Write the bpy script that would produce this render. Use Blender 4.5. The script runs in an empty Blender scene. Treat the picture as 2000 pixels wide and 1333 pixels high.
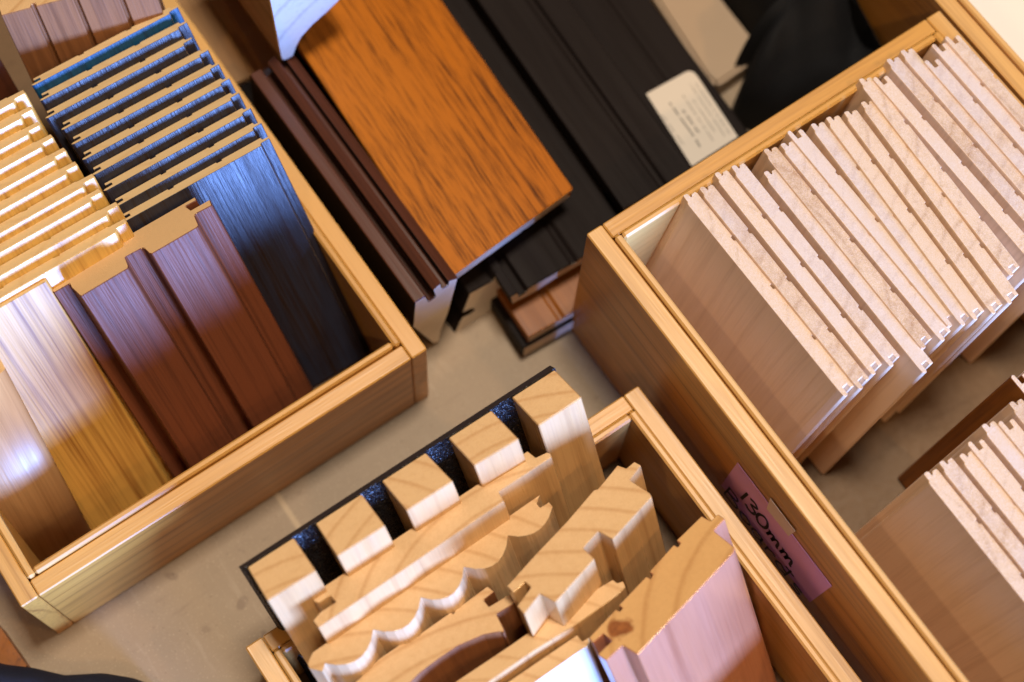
import bpy, bmesh, math, random
import numpy as np
from mathutils import Matrix, Vector
random.seed(7)
D = bpy.data
sc = bpy.context.scene
COL = sc.collection

# ------------------------------------------------------------------ camera (calibrated from the crate corners)
F = 3080.56
HC = 0.95
M = np.array([[0.8193, -0.5724, 0.0339], [-0.5284, -0.7766, -0.3431], [0.2227, 0.2632, -0.9387]])
U_, _, V_ = np.linalg.svd(M); M = U_ @ V_
CAM = np.array([0, 0, HC])
def ray(px, py): return M.T @ np.array([px - 1000, py - 666.5, F])
def at(px, py, z=0.0):
    r = ray(px, py); return CAM + (z - HC) / r[2] * r
def nrm(v):
    v = np.array(v, float); return v / np.linalg.norm(v)
def on_plane(px, py, T, n):
    r = ray(px, py); return CAM + r * (np.dot(T - CAM, n) / np.dot(r, n))
def xlean(p, q, a):
    """tan of the sideways lean of an edge seen from p to q when it leans back by a"""
    n = np.cross(ray(*p), ray(*q)); return (n[2] + n[1] * math.tan(a)) / n[0]

cd = D.cameras.new('camera'); cam = D.objects.new('camera', cd); COL.objects.link(cam)
cd.sensor_width = 36; cd.lens = F * 36 / 2000; cd.clip_start = .02; cd.clip_end = 50
cd.dof.use_dof = True; cd.dof.focus_distance = 0.874; cd.dof.aperture_fstop = 3.0
cam.matrix_world = Matrix(((M[0][0], -M[1][0], -M[2][0], 0), (M[0][1], -M[1][1], -M[2][1], 0), (M[0][2], -M[1][2], -M[2][2], HC), (0, 0, 0, 1)))
sc.camera = cam

# ------------------------------------------------------------------ materials
def new_mat(name):
    m = D.materials.new(name); m.use_nodes = True; nt = m.node_tree
    for n in list(nt.nodes): nt.nodes.remove(n)
    out = nt.nodes.new('ShaderNodeOutputMaterial'); b = nt.nodes.new('ShaderNodeBsdfPrincipled')
    nt.links.new(b.outputs[0], out.inputs[0]); return m, nt, b
def N(nt, t, **kw):
    n = nt.nodes.new(t)
    for k, v in kw.items():
        if k.startswith('i_'):
            key = k[2:]; key = int(key) if key.isdigit() else key
            n.inputs[key].default_value = v
        else: setattr(n, k, v)
    return n
def math_(nt, op, a, b=None, c=None):
    n = nt.nodes.new('ShaderNodeMath'); n.operation = op
    for i, v in enumerate((a, b, c)):
        if v is None: continue
        if isinstance(v, (int, float)): n.inputs[i].default_value = v
        else: nt.links.new(v, n.inputs[i])
    return n.outputs[0]
def ramp(nt, fac, stops, interp='LINEAR'):
    n = nt.nodes.new('ShaderNodeValToRGB'); n.color_ramp.interpolation = interp
    e = n.color_ramp.elements
    while len(e) < len(stops): e.new(.5)
    for k, (p, c) in zip(e, stops):
        k.position = p; k.color = (*c, 1) if len(c) == 3 else c
    nt.links.new(fac, n.inputs[0]); return n.outputs[0]
def noise(nt, vec, scale, detail=2, rough=.5, dist=0.):
    n = N(nt, 'ShaderNodeTexNoise'); n.inputs['Scale'].default_value = scale; n.inputs['Detail'].default_value = detail
    n.inputs['Roughness'].default_value = rough; n.inputs['Distortion'].default_value = dist
    nt.links.new(vec, n.inputs['Vector']); return n.outputs['Fac']
def mapping(nt, vec, scale=(1, 1, 1), loc=(0, 0, 0)):
    n = N(nt, 'ShaderNodeMapping'); n.inputs['Scale'].default_value = scale; n.inputs['Location'].default_value = loc
    nt.links.new(vec, n.inputs['Vector']); return n.outputs[0]
def mixc(nt, fac, a, b, mode='MIX'):
    n = N(nt, 'ShaderNodeMix', data_type='RGBA', blend_type=mode)
    for s, v in ((n.inputs[0], fac), (n.inputs[6], a), (n.inputs[7], b)):
        if isinstance(v, (int, float)): s.default_value = v
        elif isinstance(v, tuple): s.default_value = (*v, 1)
        else: nt.links.new(v, s)
    return n.outputs[2]

def wood(name, light, dark, period=.007, ring=.5, fiber=.35, mott=.2, rough=.45, spec=.5, coat=0., coat_rough=.2, bump=.15,
         pith=(.03, .075), warp=.0016, fscale=900, var=.12, whiten=0., knot=None, zs=.03, sharp=True, blotch=.2, speck=0.):
    m, nt, b = new_mat(name)
    tc = N(nt, 'ShaderNodeTexCoord'); oi = N(nt, 'ShaderNodeObjectInfo'); L = nt.links
    rnd = oi.outputs['Random']
    comb = N(nt, 'ShaderNodeCombineXYZ')
    L.new(math_(nt, 'MULTIPLY_ADD', math_(nt, 'SINE', math_(nt, 'MULTIPLY', rnd, 91.)), .09, pith[0]), comb.inputs[0])
    L.new(math_(nt, 'MULTIPLY_ADD', math_(nt, 'SINE', math_(nt, 'MULTIPLY', rnd, 57.)), .03, pith[1]), comb.inputs[1])
    L.new(math_(nt, 'MULTIPLY', rnd, 7.3), comb.inputs[2])
    add = N(nt, 'ShaderNodeVectorMath', operation='ADD'); L.new(tc.outputs['Object'], add.inputs[0]); L.new(comb.outputs[0], add.inputs[1])
    P = add.outputs[0]
    sw = mapping(nt, P, (1, 1, .12))
    w1 = noise(nt, sw, 22, 3, .55)
    sep = N(nt, 'ShaderNodeSeparateXYZ'); L.new(P, sep.inputs[0])
    r = math_(nt, 'SQRT', math_(nt, 'ADD', math_(nt, 'POWER', sep.outputs[0], 2.), math_(nt, 'POWER', sep.outputs[1], 2.)))
    r = math_(nt, 'ADD', r, math_(nt, 'MULTIPLY', w1, warp * 4))
    ph = math_(nt, 'FRACT', math_(nt, 'DIVIDE', r, period))
    band = ramp(nt, ph, [(0, (.1, .1, .1)), (.5, (0, 0, 0)), (.74, (.15, .15, .15)), (.88, (1, 1, 1)), (.95, (.6, .6, .6)), (1, (.1, .1, .1))] if sharp else
                [(0, (0, 0, 0)), (.5, (1, 1, 1)), (1, (0, 0, 0))])
    fv = mapping(nt, P, (1, 1, zs))
    f1 = noise(nt, fv, fscale, 3, .6)
    f2 = noise(nt, mapping(nt, P, (1, 1, .06)), fscale * .22, 3, .6)
    bl = noise(nt, mapping(nt, P, (1, 1, .3)), 16, 3, .6)
    fac = math_(nt, 'MULTIPLY', band, ring)
    fac = math_(nt, 'ADD', fac, math_(nt, 'MULTIPLY', math_(nt, 'SUBTRACT', f1, .5), fiber * 2))
    fac = math_(nt, 'ADD', fac, math_(nt, 'MULTIPLY', math_(nt, 'SUBTRACT', f2, .45), fiber * 1.6))
    fac = math_(nt, 'ADD', fac, math_(nt, 'MULTIPLY', math_(nt, 'SUBTRACT', bl, .5), blotch * 2))
    fac = math_(nt, 'ADD', fac, math_(nt, 'MULTIPLY', math_(nt, 'SUBTRACT', rnd, .5), var * 2))
    cl = N(nt, 'ShaderNodeClamp'); L.new(fac, cl.inputs[0])
    c = mixc(nt, cl.outputs[0], light, dark)
    if speck:
        v = noise(nt, P, fscale * 1.6, 1, .4)
        c = mixc(nt, math_(nt, 'MULTIPLY', ramp(nt, v, [(.5, (0, 0, 0)), (.62, (1, 1, 1))]), speck), c, (.86, .80, .76))
        v2 = noise(nt, mapping(nt, P, (1, 1, 1), (3, 1, 2)), fscale * 1.5, 1, .4)
        c = mixc(nt, math_(nt, 'MULTIPLY', ramp(nt, v2, [(.6, (0, 0, 0)), (.7, (1, 1, 1))]), speck * .7), c, tuple(x * .6 for x in dark))
    if whiten:
        # some ends of the timber are paler than others
        w = math_(nt, 'FRACT', math_(nt, 'MULTIPLY', rnd, 13.7))
        big = noise(nt, mapping(nt, P, (1, 1, .3), (5, 1, 0)), 26, 2, .5)
        w = math_(nt, 'ADD', w, math_(nt, 'MULTIPLY', math_(nt, 'SUBTRACT', big, .5), 1.6))
        c = mixc(nt, math_(nt, 'MULTIPLY', ramp(nt, w, [(.40, (0, 0, 0)), (.75, (1, 1, 1))]), whiten), c, mixc(nt, f1, (.74, .67, .60), (.50, .42, .35)))
    if knot:
        kx, ky, kr = knot
        ks = N(nt, 'ShaderNodeSeparateXYZ'); L.new(tc.outputs['Object'], ks.inputs[0])
        dx = math_(nt, 'SUBTRACT', ks.outputs[0], kx); dy = math_(nt, 'SUBTRACT', ks.outputs[1], ky)
        dd = math_(nt, 'SQRT', math_(nt, 'ADD', math_(nt, 'POWER', dx, 2.), math_(nt, 'POWER', dy, 2.)))
        dd = math_(nt, 'ADD', dd, math_(nt, 'MULTIPLY', math_(nt, 'SUBTRACT', noise(nt, P, 130, 3), .5), kr * 1.6))
        c = mixc(nt, ramp(nt, math_(nt, 'DIVIDE', dd, kr), [(.6, (1, 1, 1)), (.95, (0, 0, 0))]), c,
                 mixc(nt, noise(nt, P, 260, 3), (.45, .16, .04), (.10, .025, .008)))
    L.new(c, b.inputs['Base Color'])
    rr = math_(nt, 'MULTIPLY_ADD', math_(nt, 'SUBTRACT', f2, .5), .35, rough); L.new(rr, b.inputs['Roughness'])
    b.inputs['Specular IOR Level'].default_value = spec
    b.inputs['Coat Weight'].default_value = coat; b.inputs['Coat Roughness'].default_value = coat_rough; b.inputs['Coat IOR'].default_value = 1.65
    bp = N(nt, 'ShaderNodeBump'); bp.inputs['Strength'].default_value = bump; bp.inputs['Distance'].default_value = .0006
    hs = math_(nt, 'ADD', f1, math_(nt, 'MULTIPLY', f2, .8)); L.new(hs, bp.inputs['Height'])
    L.new(bp.outputs[0], b.inputs['Normal'])
    if coat: L.new(bp.outputs[0], b.inputs['Coat Normal'])
    return m

def plain(name, col, rough=.6, spec=.5, bump=0., bs=300, nvar=.0, coat=0., metallic=0.):
    m, nt, b = new_mat(name); tc = N(nt, 'ShaderNodeTexCoord')
    if nvar:
        n = noise(nt, tc.outputs['Object'], bs * .25, 4, .6)
        c = mixc(nt, n, tuple(x * (1 - nvar) for x in col), tuple(min(1, x * (1 + nvar)) for x in col)); nt.links.new(c, b.inputs['Base Color'])
    else: b.inputs['Base Color'].default_value = (*col, 1)
    b.inputs['Roughness'].default_value = rough; b.inputs['Specular IOR Level'].default_value = spec
    b.inputs['Coat Weight'].default_value = coat; b.inputs['Coat Roughness'].default_value = .08; b.inputs['Metallic'].default_value = metallic
    if bump:
        bp = N(nt, 'ShaderNodeBump'); bp.inputs['Strength'].default_value = bump; bp.inputs['Distance'].default_value = .0008
        nt.links.new(noise(nt, tc.outputs['Object'], bs, 3), bp.inputs['Height']); nt.links.new(bp.outputs[0], b.inputs['Normal'])
    return m

MT = {}
MT['crate'] = wood('crate_timber', (.63, .335, .082), (.28, .11, .018), period=.013, ring=.3, fiber=.5, rough=.45, spec=.5, coat=.3, coat_rough=.35, pith=(.02, .09), bump=.2, var=.1, blotch=.5, fscale=700)
MT['crate_side'] = wood('crate_side_timber', (.60, .27, .045), (.24, .08, .010), period=.012, ring=.4, fiber=.7, rough=.42, coat=.4, coat_rough=.33, pith=(.02, .09), bump=.2, var=.1, blotch=.5, fscale=600)  # darker and more orange than the rims, used on every upright crate face
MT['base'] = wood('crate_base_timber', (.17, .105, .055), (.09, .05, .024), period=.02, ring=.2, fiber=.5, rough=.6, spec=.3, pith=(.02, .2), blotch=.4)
MT['crate_in'] = wood('crate_lining_timber', (.63, .345, .095), (.36, .155, .032), period=.009, ring=.35, fiber=.3, rough=.4, pith=(.05, .07), bump=.1, var=.08)
MT['pine_end'] = wood('pine_end_grain', (.75, .50, .26), (.50, .25, .09), period=.0135, ring=.5, fiber=.3, rough=.6, spec=.3, bump=.5, fscale=1300, var=.08, blotch=.12, warp=.0006, pith=(.05, .10))
MT['pine'] = wood('pine_face', (.60, .36, .15), (.30, .13, .035), period=.0135, ring=.3, fiber=.4, rough=.33, spec=.7, coat=.75, coat_rough=.16, bump=.1, var=.08)
MT['white_pine'] = wood('pale_lacquered_face', (.62, .42, .22), (.40, .20, .08), period=.0085, ring=.3, fiber=.3, rough=.3, spec=.7, coat=.8, coat_rough=.16, bump=.06, var=.05)
MT['raw_end'] = wood('raw_board_end_grain', (.66, .48, .29), (.38, .21, .09), period=.014, ring=.34, fiber=.6, rough=.6, spec=.3, bump=.4, fscale=1300, var=.34, whiten=.42, blotch=.5, speck=.22, warp=.003)
MT['raw'] = wood('raw_board_face', (.84, .61, .41), (.58, .37, .22), period=.009, ring=.25, fiber=.45, rough=.4, spec=.5, bump=.12, fscale=700, var=.06, blotch=.25)
MT['soft_end'] = wood('pale_core_end', (.76, .54, .28), (.58, .33, .12), period=.020, ring=.25, fiber=.12, rough=.65, spec=.2, bump=.2, var=.05, blotch=.12)
MT['mdf_end'] = wood('fibreboard_end', (.70, .45, .22), (.56, .32, .13), period=.05, ring=.08, fiber=.25, rough=.7, spec=.2, bump=.35, fscale=1600, var=.05, blotch=.15)
MT['dark_stain'] = wood('dark_stained_face', (.018, .019, .032), (.014, .005, .002), period=.006, ring=.3, fiber=1.3, rough=.45, spec=.35, coat=.07, coat_rough=.25, bump=.8, fscale=850, var=.1, zs=.02)
MT['blue_sheen'] = wood('blue_sheen_face', (.004, .055, .13), (.002, .012, .03), period=.006, ring=.35, fiber=.9, rough=.5, spec=.22, coat=.06, coat_rough=.25, bump=.6, fscale=800, var=.1, zs=.03)  # blue window sheen put into the base colour of the rearmost board
MT['moulding'] = wood('red_brown_stained_face', (.145, .042, .017), (.032, .008, .004), period=.006, ring=.3, fiber=.6, rough=.5, spec=.22, coat=.03, coat_rough=.3, bump=.6, fscale=700, var=.05, zs=.02)
MT['honey'] = wood('honey_lacquered_face', (.55, .29, .06), (.20, .065, .010), warp=.004, period=.011, ring=.45, fiber=1.0, rough=.42, spec=.4, coat=.1, coat_rough=.24, bump=.12, fscale=700, var=.05, zs=.015)
MT['honey_pale'] = wood('honey_pale_lacquered_face', (.64, .38, .09), (.32, .13, .02), period=.009, ring=.3, fiber=.8, rough=.38, spec=.5, coat=.4, coat_rough=.22, bump=.12, fscale=600, var=.05, zs=.02)
MT['panel_oak'] = wood('brown_oak_panel_face', (.25, .105, .040), (.10, .035, .012), period=.01, ring=.25, fiber=.8, rough=.42, spec=.45, coat=.2, coat_rough=.3, bump=.25, fscale=600, zs=.03, var=.05)
MT['bow'] = wood('bow_front_face', (.24, .090, .032), (.10, .030, .012), period=.01, ring=.25, fiber=.6, rough=.42, spec=.4, coat=.15, coat_rough=.3, bump=.25, fscale=600, zs=.03, var=.05)
MT['oak'] = wood('oak_face', (.44, .25, .11), (.20, .085, .025), warp=.004, period=.012, ring=.2, fiber=.55, rough=.4, spec=.6, coat=.25, coat_rough=.5, bump=.2, fscale=700, var=.05, zs=.02)
MT['orange'] = wood('amber_lacquered_face', (.42, .128, .010), (.038, .009, .002), period=.006, ring=.3, fiber=1.15, rough=.45, spec=.1, coat=.0, coat_rough=.3, bump=.1, fscale=1100, var=.0, zs=.05, blotch=.45, warp=.006)
MT['orange_dk'] = wood('dark_amber_face', (.26, .085, .010), (.08, .018, .004), period=.012, ring=.4, fiber=.6, rough=.4, spec=.4, bump=.1, fscale=500, zs=.04, var=0)
MT['walnut'] = wood('red_walnut_face', (.085, .026, .012), (.022, .008, .004), period=.008, ring=.3, fiber=.6, rough=.4, spec=.5, bump=.2, fscale=500, zs=.03, blotch=.3)
MT['black'] = wood('black_stained_face', (.013, .009, .008), (.005, .003, .003), period=.008, ring=.2, fiber=.5, rough=.65, spec=.12, bump=.3, fscale=700, zs=.03, var=.05)
MT['purple'] = wood('mauve_sheened_face', (.46, .18, .085), (.26, .07, .02), period=.022, ring=.5, fiber=.4, rough=.35, spec=.6, coat=.75, coat_rough=.18, bump=.15, fscale=600, var=0, warp=.006)
MT['gloss_white'] = plain('white_gloss_paint', (.80, .82, .82), .2, .6, coat=.8)
MT['lit_end'] = plain('lit_pale_end', (.82, .77, .70), .5, nvar=.15, bs=200)  # pale ends whitened to put the missing window light into their colour
MT['pale_end'] = wood('limed_end_grain', (.46, .42, .37), (.22, .19, .16), period=.02, ring=.5, fiber=.4, rough=.35, coat=.5, fscale=300)
MT['end_grey'] = plain('sawn_grey_end', (.62, .52, .42), .45, bump=.3, bs=900, nvar=.2)
MT['end_beige'] = plain('sawn_beige_end', (.70, .58, .47), .6, bump=.3, bs=900, nvar=.15)
MT['rubber'] = plain('dark_rubber', (.022, .014, .013), .45, .5, bump=.3, bs=500, nvar=.2)
MT['paper'] = plain('mauve_paper', (.74, .40, .72), .6, .3, nvar=.04)
MT['tape'] = plain('masking_tape', (.80, .68, .54), .5, .4, bump=.2, bs=300)
MT['ink'] = plain('black_ink', (.008, .006, .008), .5)
MT['grey_ink'] = plain('grey_print', (.22, .19, .16), .6)
MT['sticker'] = plain('cream_sticker', (.66, .59, .50), .5, .4)
MT['sheet'] = plain('white_sheet', (.86, .87, .88), .6)
MT['cloth'] = plain('black_cloth', (.005, .005, .006), .85, .25, bump=.5, bs=1500)
MT['navy'] = plain('navy_cloth', (.008, .010, .022), .8, .3, bump=.5, bs=1500)
MT['card'] = plain('beige_card', (.40, .29, .19), .6, nvar=.12, bs=60)
def glitter():
    m, nt, b = new_mat('glitter_black')
    tc = N(nt, 'ShaderNodeTexCoord'); v = N(nt, 'ShaderNodeTexVoronoi'); v.inputs['Scale'].default_value = 1900
    nt.links.new(tc.outputs['Object'], v.inputs['Vector'])
    b.inputs['Base Color'].default_value = (.004, .005, .008, 1); b.inputs['Roughness'].default_value = .35
    geo = N(nt, 'ShaderNodeNewGeometry')
    sub = N(nt, 'ShaderNodeVectorMath', operation='SUBTRACT'); nt.links.new(v.outputs['Color'], sub.inputs[0]); sub.inputs[1].default_value = (.5, .5, .5)
    mul = N(nt, 'ShaderNodeVectorMath', operation='SCALE'); nt.links.new(sub.outputs[0], mul.inputs[0]); mul.inputs['Scale'].default_value = 1.3
    ad = N(nt, 'ShaderNodeVectorMath', operation='ADD'); nt.links.new(mul.outputs[0], ad.inputs[0]); nt.links.new(geo.outputs['Normal'], ad.inputs[1])
    no = N(nt, 'ShaderNodeVectorMath', operation='NORMALIZE'); nt.links.new(ad.outputs[0], no.inputs[0]); nt.links.new(no.outputs[0], b.inputs['Normal'])
    b.inputs['Specular IOR Level'].default_value = .5
    return m
MT['glitter'] = glitter()
def table_mat():
    m, nt, b = new_mat('pale_ply_tabletop'); tc = N(nt, 'ShaderNodeTexCoord'); P = tc.outputs['Object']
    n1 = noise(nt, P, 3.5, 5, .6); n2 = noise(nt, P, 60, 4, .6); v = noise(nt, mapping(nt, P, (1, 1, 1), (4, 2, 0)), 75, 1, .3)
    c = mixc(nt, ramp(nt, n1, [(.3, (0, 0, 0)), (.7, (1, 1, 1))]), (.26, .19, .12), (.39, .30, .205))
    c = mixc(nt, math_(nt, 'MULTIPLY', ramp(nt, v, [(.70, (0, 0, 0)), (.76, (1, 1, 1))]), .55), c, (.18, .12, .08))
    c = mixc(nt, math_(nt, 'MULTIPLY', n2, .25), c, (.28, .20, .13))
    sp = N(nt, 'ShaderNodeSeparateXYZ'); nt.links.new(P, sp.inputs[0])
    jx = math_(nt, 'ABSOLUTE', math_(nt, 'SUBTRACT', math_(nt, 'FRACT', math_(nt, 'DIVIDE', math_(nt, 'ADD', sp.outputs[0], JO), .305)), .5))
    c = mixc(nt, math_(nt, 'MULTIPLY', ramp(nt, jx, [(.0, (1, 1, 1)), (.0035, (1, 1, 1)), (.006, (0, 0, 0))]), .8), c, (.50, .38, .24))
    gr = noise(nt, P, 900, 2, .5)
    c = mixc(nt, math_(nt, 'MULTIPLY', ramp(nt, gr, [(.64, (0, 0, 0)), (.68, (1, 1, 1))]), .5), c, (.62, .50, .34))
    gd = noise(nt, mapping(nt, P, (1, 1, 1), (9, 2, 1)), 420, 3, .6)
    c = mixc(nt, math_(nt, 'MULTIPLY', ramp(nt, gd, [(.66, (0, 0, 0)), (.70, (1, 1, 1))]), .6), c, (.14, .09, .05))
    sc1 = noise(nt, mapping(nt, P, (1, .12, 1), (0, 0, 3)), 120, 4, .7)
    c = mixc(nt, math_(nt, 'MULTIPLY', ramp(nt, sc1, [(.58, (0, 0, 0)), (.68, (1, 1, 1))]), .3), c, (.46, .37, .27))
    sc2 = noise(nt, mapping(nt, P, (.2, 1, 1), (0, 7, 3)), 150, 4, .7)
    c = mixc(nt, math_(nt, 'MULTIPLY', ramp(nt, sc2, [(.60, (0, 0, 0)), (.7, (1, 1, 1))]), .35), c, (.22, .15, .10))
    nt.links.new(c, b.inputs['Base Color']); b.inputs['Roughness'].default_value = .5; b.inputs['Specular IOR Level'].default_value = .3
    return m
_j = at(562, 998, 0); JO = .305 / 2 - (_j[0] - .35)
MT['table'] = table_mat()

# ------------------------------------------------------------------ geometry helpers
def area2(p): return sum(p[i][0] * p[(i + 1) % len(p)][1] - p[(i + 1) % len(p)][0] * p[i][1] for i in range(len(p)))
def prism_mesh(name, poly, L, mats, rule='front', bev=.0004, smooth=False):
    """profile in metres in local x/y, body from z=-L to 0; slot 0 finish, 1 ends, 2 other sides"""
    poly = [tuple(p) for p in poly]
    if area2(poly) < 0: poly = poly[::-1]
    bm = bmesh.new()
    lo = [bm.verts.new((x, y, -L)) for x, y in poly]; hi = [bm.verts.new((x, y, 0)) for x, y in poly]
    bm.faces.new(hi); bm.faces.new(lo[::-1]); n = len(poly)
    for i in range(n): bm.faces.new((lo[i], lo[(i + 1) % n], hi[(i + 1) % n], hi[i]))
    bm.normal_update()
    if bev:
        es = [e for e in bm.edges if len(e.link_faces) == 2 and e.calc_face_angle(0) > .5 and e.calc_length() > 3 * bev]
        try: bmesh.ops.bevel(bm, geom=es, offset=bev, segments=1, affect='EDGES', clamp_overlap=True)
        except Exception: pass
    bm.normal_update()
    for f in bm.faces:
        nn = f.normal
        if abs(nn.z) > .8: f.material_index = 1
        elif rule == 'all': f.material_index = 0
        elif rule == 'front': f.material_index = 0 if nn.y < -.25 else 2
        elif rule == 'frontside': f.material_index = 0 if nn.y < .3 else 2
        elif rule == 'top': f.material_index = 0 if nn.y > .3 else 2
        elif rule == 'up': f.material_index = 0 if nn.y > .3 or abs(nn.x) > .7 else 2
        if smooth and abs(nn.z) < .5: f.smooth = True
    me = D.meshes.new(name); bm.to_mesh(me); bm.free()
    for k in mats: me.materials.append(MT[k])
    return me
def frame(T, ex, ey, ez):
    return Matrix(((ex[0], ey[0], ez[0], T[0]), (ex[1], ey[1], ez[1], T[1]), (ex[2], ey[2], ez[2], T[2]), (0, 0, 0, 1)))
def link(o, parent=None, mw=None):
    COL.objects.link(o)
    if parent is not None:
        o.parent = parent; o.matrix_parent_inverse = Matrix.Identity(4)
        if mw is not None: o.matrix_local = PW[parent.name].inverted() @ mw
    elif mw is not None: o.matrix_world = mw
    if mw is not None: PW[o.name] = mw
    return o
PW = {}
def tag(o, label=None, cat=None, group=None, kind=None):
    if label: o['label'] = label
    if cat: o['category'] = cat
    if group: o['group'] = group
    if kind: o['kind'] = kind
    return o
def empty(name, loc, label, cat, group=None):
    o = D.objects.new(name, None); o.empty_display_size = .02
    link(o, None, Matrix.Translation(Vector(loc))); return tag(o, label, cat, group)
def box_obj(name, lo, hi, mat, parent=None, axis='x', bev=.0008, ox=0):
    """a board with its grain (local z) along the given world axis"""
    lo = np.array(lo, float); hi = np.array(hi, float); c = (lo + hi) / 2; s = hi - lo
    if axis == 'x': ex, ey, ez = np.array([0, 1, 0]), np.array([0, 0, 1]), np.array([1, 0, 0]); w, h, L = s[1], s[2], s[0]
    elif axis == 'y': ex, ey, ez = np.array([0, 0, 1]), np.array([1, 0, 0]), np.array([0, 1, 0]); w, h, L = s[2], s[0], s[1]
    else: ex, ey, ez = np.array([1, 0, 0]), np.array([0, 1, 0]), np.array([0, 0, 1]); w, h, L = s[0], s[1], s[2]
    me = prism_mesh(name, [(-w / 2, -h / 2), (w / 2, -h / 2), (w / 2, h / 2), (-w / 2, h / 2)], L, [mat, mat, mat], 'all', bev)
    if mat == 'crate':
        me.materials.append(MT['crate_side']); Rm = np.array([ex, ey, ez]).T
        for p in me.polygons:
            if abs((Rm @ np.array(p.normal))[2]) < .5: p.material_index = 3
    T = c + ez * L / 2
    return link(D.objects.new(name, me), parent, frame(T, ex, ey, ez))

def lean_axes(a, tx=0., yaw=0.):
    """standing board: top leans towards +Y by a, sideways tangent tx, width axis yawed about vertical"""
    ez = -nrm((tx, -math.tan(a), -1)); x0 = np.array([math.cos(yaw), math.sin(yaw), 0]); ex = nrm(x0 - ez * np.dot(x0, ez)); return ex, np.cross(ez, ex), ez
def standing(name, pts, a, L=.15, tx=0., yaw=0., mats=('pine', 'pine_end', 'pine'), rule='front', parent=None, lift=.009, bev=.0004, chamf=0, T=None, smooth=False, lab=None):
    ex, ey, ez = lean_axes(a, tx, yaw); z0 = lift + L * ez[2]
    if T is None:
        cx = sum(p[0] for p in pts) / len(pts); cy = sum(p[1] for p in pts) / len(pts); T = at(cx, cy, z0)
    poly = []
    for p in pts:
        w = on_plane(p[0], p[1], T, ez) - T; poly.append((float(w @ ex), float(w @ ey)))
    o = D.objects.new(name, prism_mesh(name, poly, L, mats, rule, bev, smooth)); link(o, parent, frame(T, ex, ey, ez)); return o
def lying(name, pts, y, L, mats, rule='up', parent=None, yaw=0., bev=.0006, zoff=0., lab=None):
    """board lying on the table along Y: its end face traced on the vertical plane at y (at the first point)"""
    ez = np.array([math.sin(yaw), -math.cos(yaw), 0.]); ey = np.array([0, 0, 1.]); ex = np.cross(ey, ez)
    T = on_plane(pts[0][0], pts[0][1], np.array([0, y, 0]), np.array([0, -1., 0]))
    poly = []
    for p in pts:
        w = on_plane(p[0], p[1], T, ez) - T; poly.append((float(w @ ex), float(w @ ey) + zoff))
    o = D.objects.new(name, prism_mesh(name, poly, L, mats, rule, bev)); link(o, parent, frame(T, ex, ey, ez)); return o
def lying_w(name, x0, y0, ztop, prof, L, yaw, mats, rule='up', bev=.0006):
    """same, with the end profile given in mm from the top left corner"""
    ez = np.array([math.sin(yaw), -math.cos(yaw), 0.]); ey = np.array([0, 0, 1.]); ex = np.cross(ey, ez)
    o = D.objects.new(name, prism_mesh(name, [(x / 1000, y / 1000) for x, y in prof], L, mats, rule, bev)); link(o, None, frame((x0, y0, ztop), ex, ey, ez)); return o
ORD = ['first', 'second', 'third', 'fourth', 'fifth', 'sixth', 'seventh', 'eighth', 'ninth', 'tenth', 'eleventh', 'twelfth', 'thirteenth', 'fourteenth',
       'fifteenth', 'sixteenth', 'seventeenth', 'eighteenth', 'nineteenth', 'twentieth']
R = math.radians

# ------------------------------------------------------------------ table
bm = bmesh.new()
tbl = box_obj('tabletop', (-.75, -.30, -.03), (1.45, 1.5, 0), 'table', None, 'z', .001); tag(tbl, kind='structure')

# ------------------------------------------------------------------ crates
def crate(x0, x1, y0, y1, h, label, front_corner=True, t=(.0105, .0048), base=True):
    c = empty('timber_crate', ((x0 + x1) / 2, (y0 + y1) / 2, 0), label, 'crate', 'open wooden sample crates')
    a, b = t; g = .0004; z0 = .001
    # long side walls run the full depth, end walls are let in between them
    box_obj('side_wall', (x0, y0, z0), (x0 + a, y1, h), 'crate', c, 'y'); box_obj('side_wall', (x1 - a, y0, z0), (x1, y1, h), 'crate', c, 'y')
    box_obj('end_wall', (x0 + a + g, y0, z0), (x1 - a - g, y0 + a, h), 'crate', c, 'x'); box_obj('end_wall', (x0 + a + g, y1 - a, z0), (x1 - a - g, y1, h), 'crate', c, 'x')
    A = a + g; B = a + b
    for lo, hi, ax in (((x0 + A, y0 + A, z0 + .006), (x0 + B, y1 - A, h + .0025), 'y'), ((x1 - B, y0 + A, z0 + .006), (x1 - A, y1 - A, h + .0025), 'y'),
                       ((x0 + B + g, y0 + A, z0 + .006), (x1 - B - g, y0 + B, h + .003), 'x'), ((x0 + B + g, y1 - B, z0 + .006), (x1 - B - g, y1 - A, h + .003), 'x')):
        box_obj('lining_strip', lo, hi, 'crate_in', c, ax, .0012)
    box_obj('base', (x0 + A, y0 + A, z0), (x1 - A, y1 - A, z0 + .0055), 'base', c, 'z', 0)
    return c
crate(-.1042, .1612, .2657, .700, .087, 'low timber crate at the left holding the dark stained and honey lacquered board stacks')
crate(-.0160, .2495, -.062, .1785, .087, 'low timber crate at the bottom holding the battens, wavy and mauve mouldings')
crate(.2612, .5205, -.165, .2540, .147, 'tall timber crate at the right holding the raw boards, with a mauve paper label')
crate(.5230, .800, -.165, .560, .147, 'timber crate in the top right corner with a white sheet lying in it')
sh = box_obj('white_sheet', (.5400, -.147, .0070), (.782, .54, .0074), 'sheet', None, 'z', 0)
tag(sh, 'plain white sheet in the crate at the top right corner', 'sheet')

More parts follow.
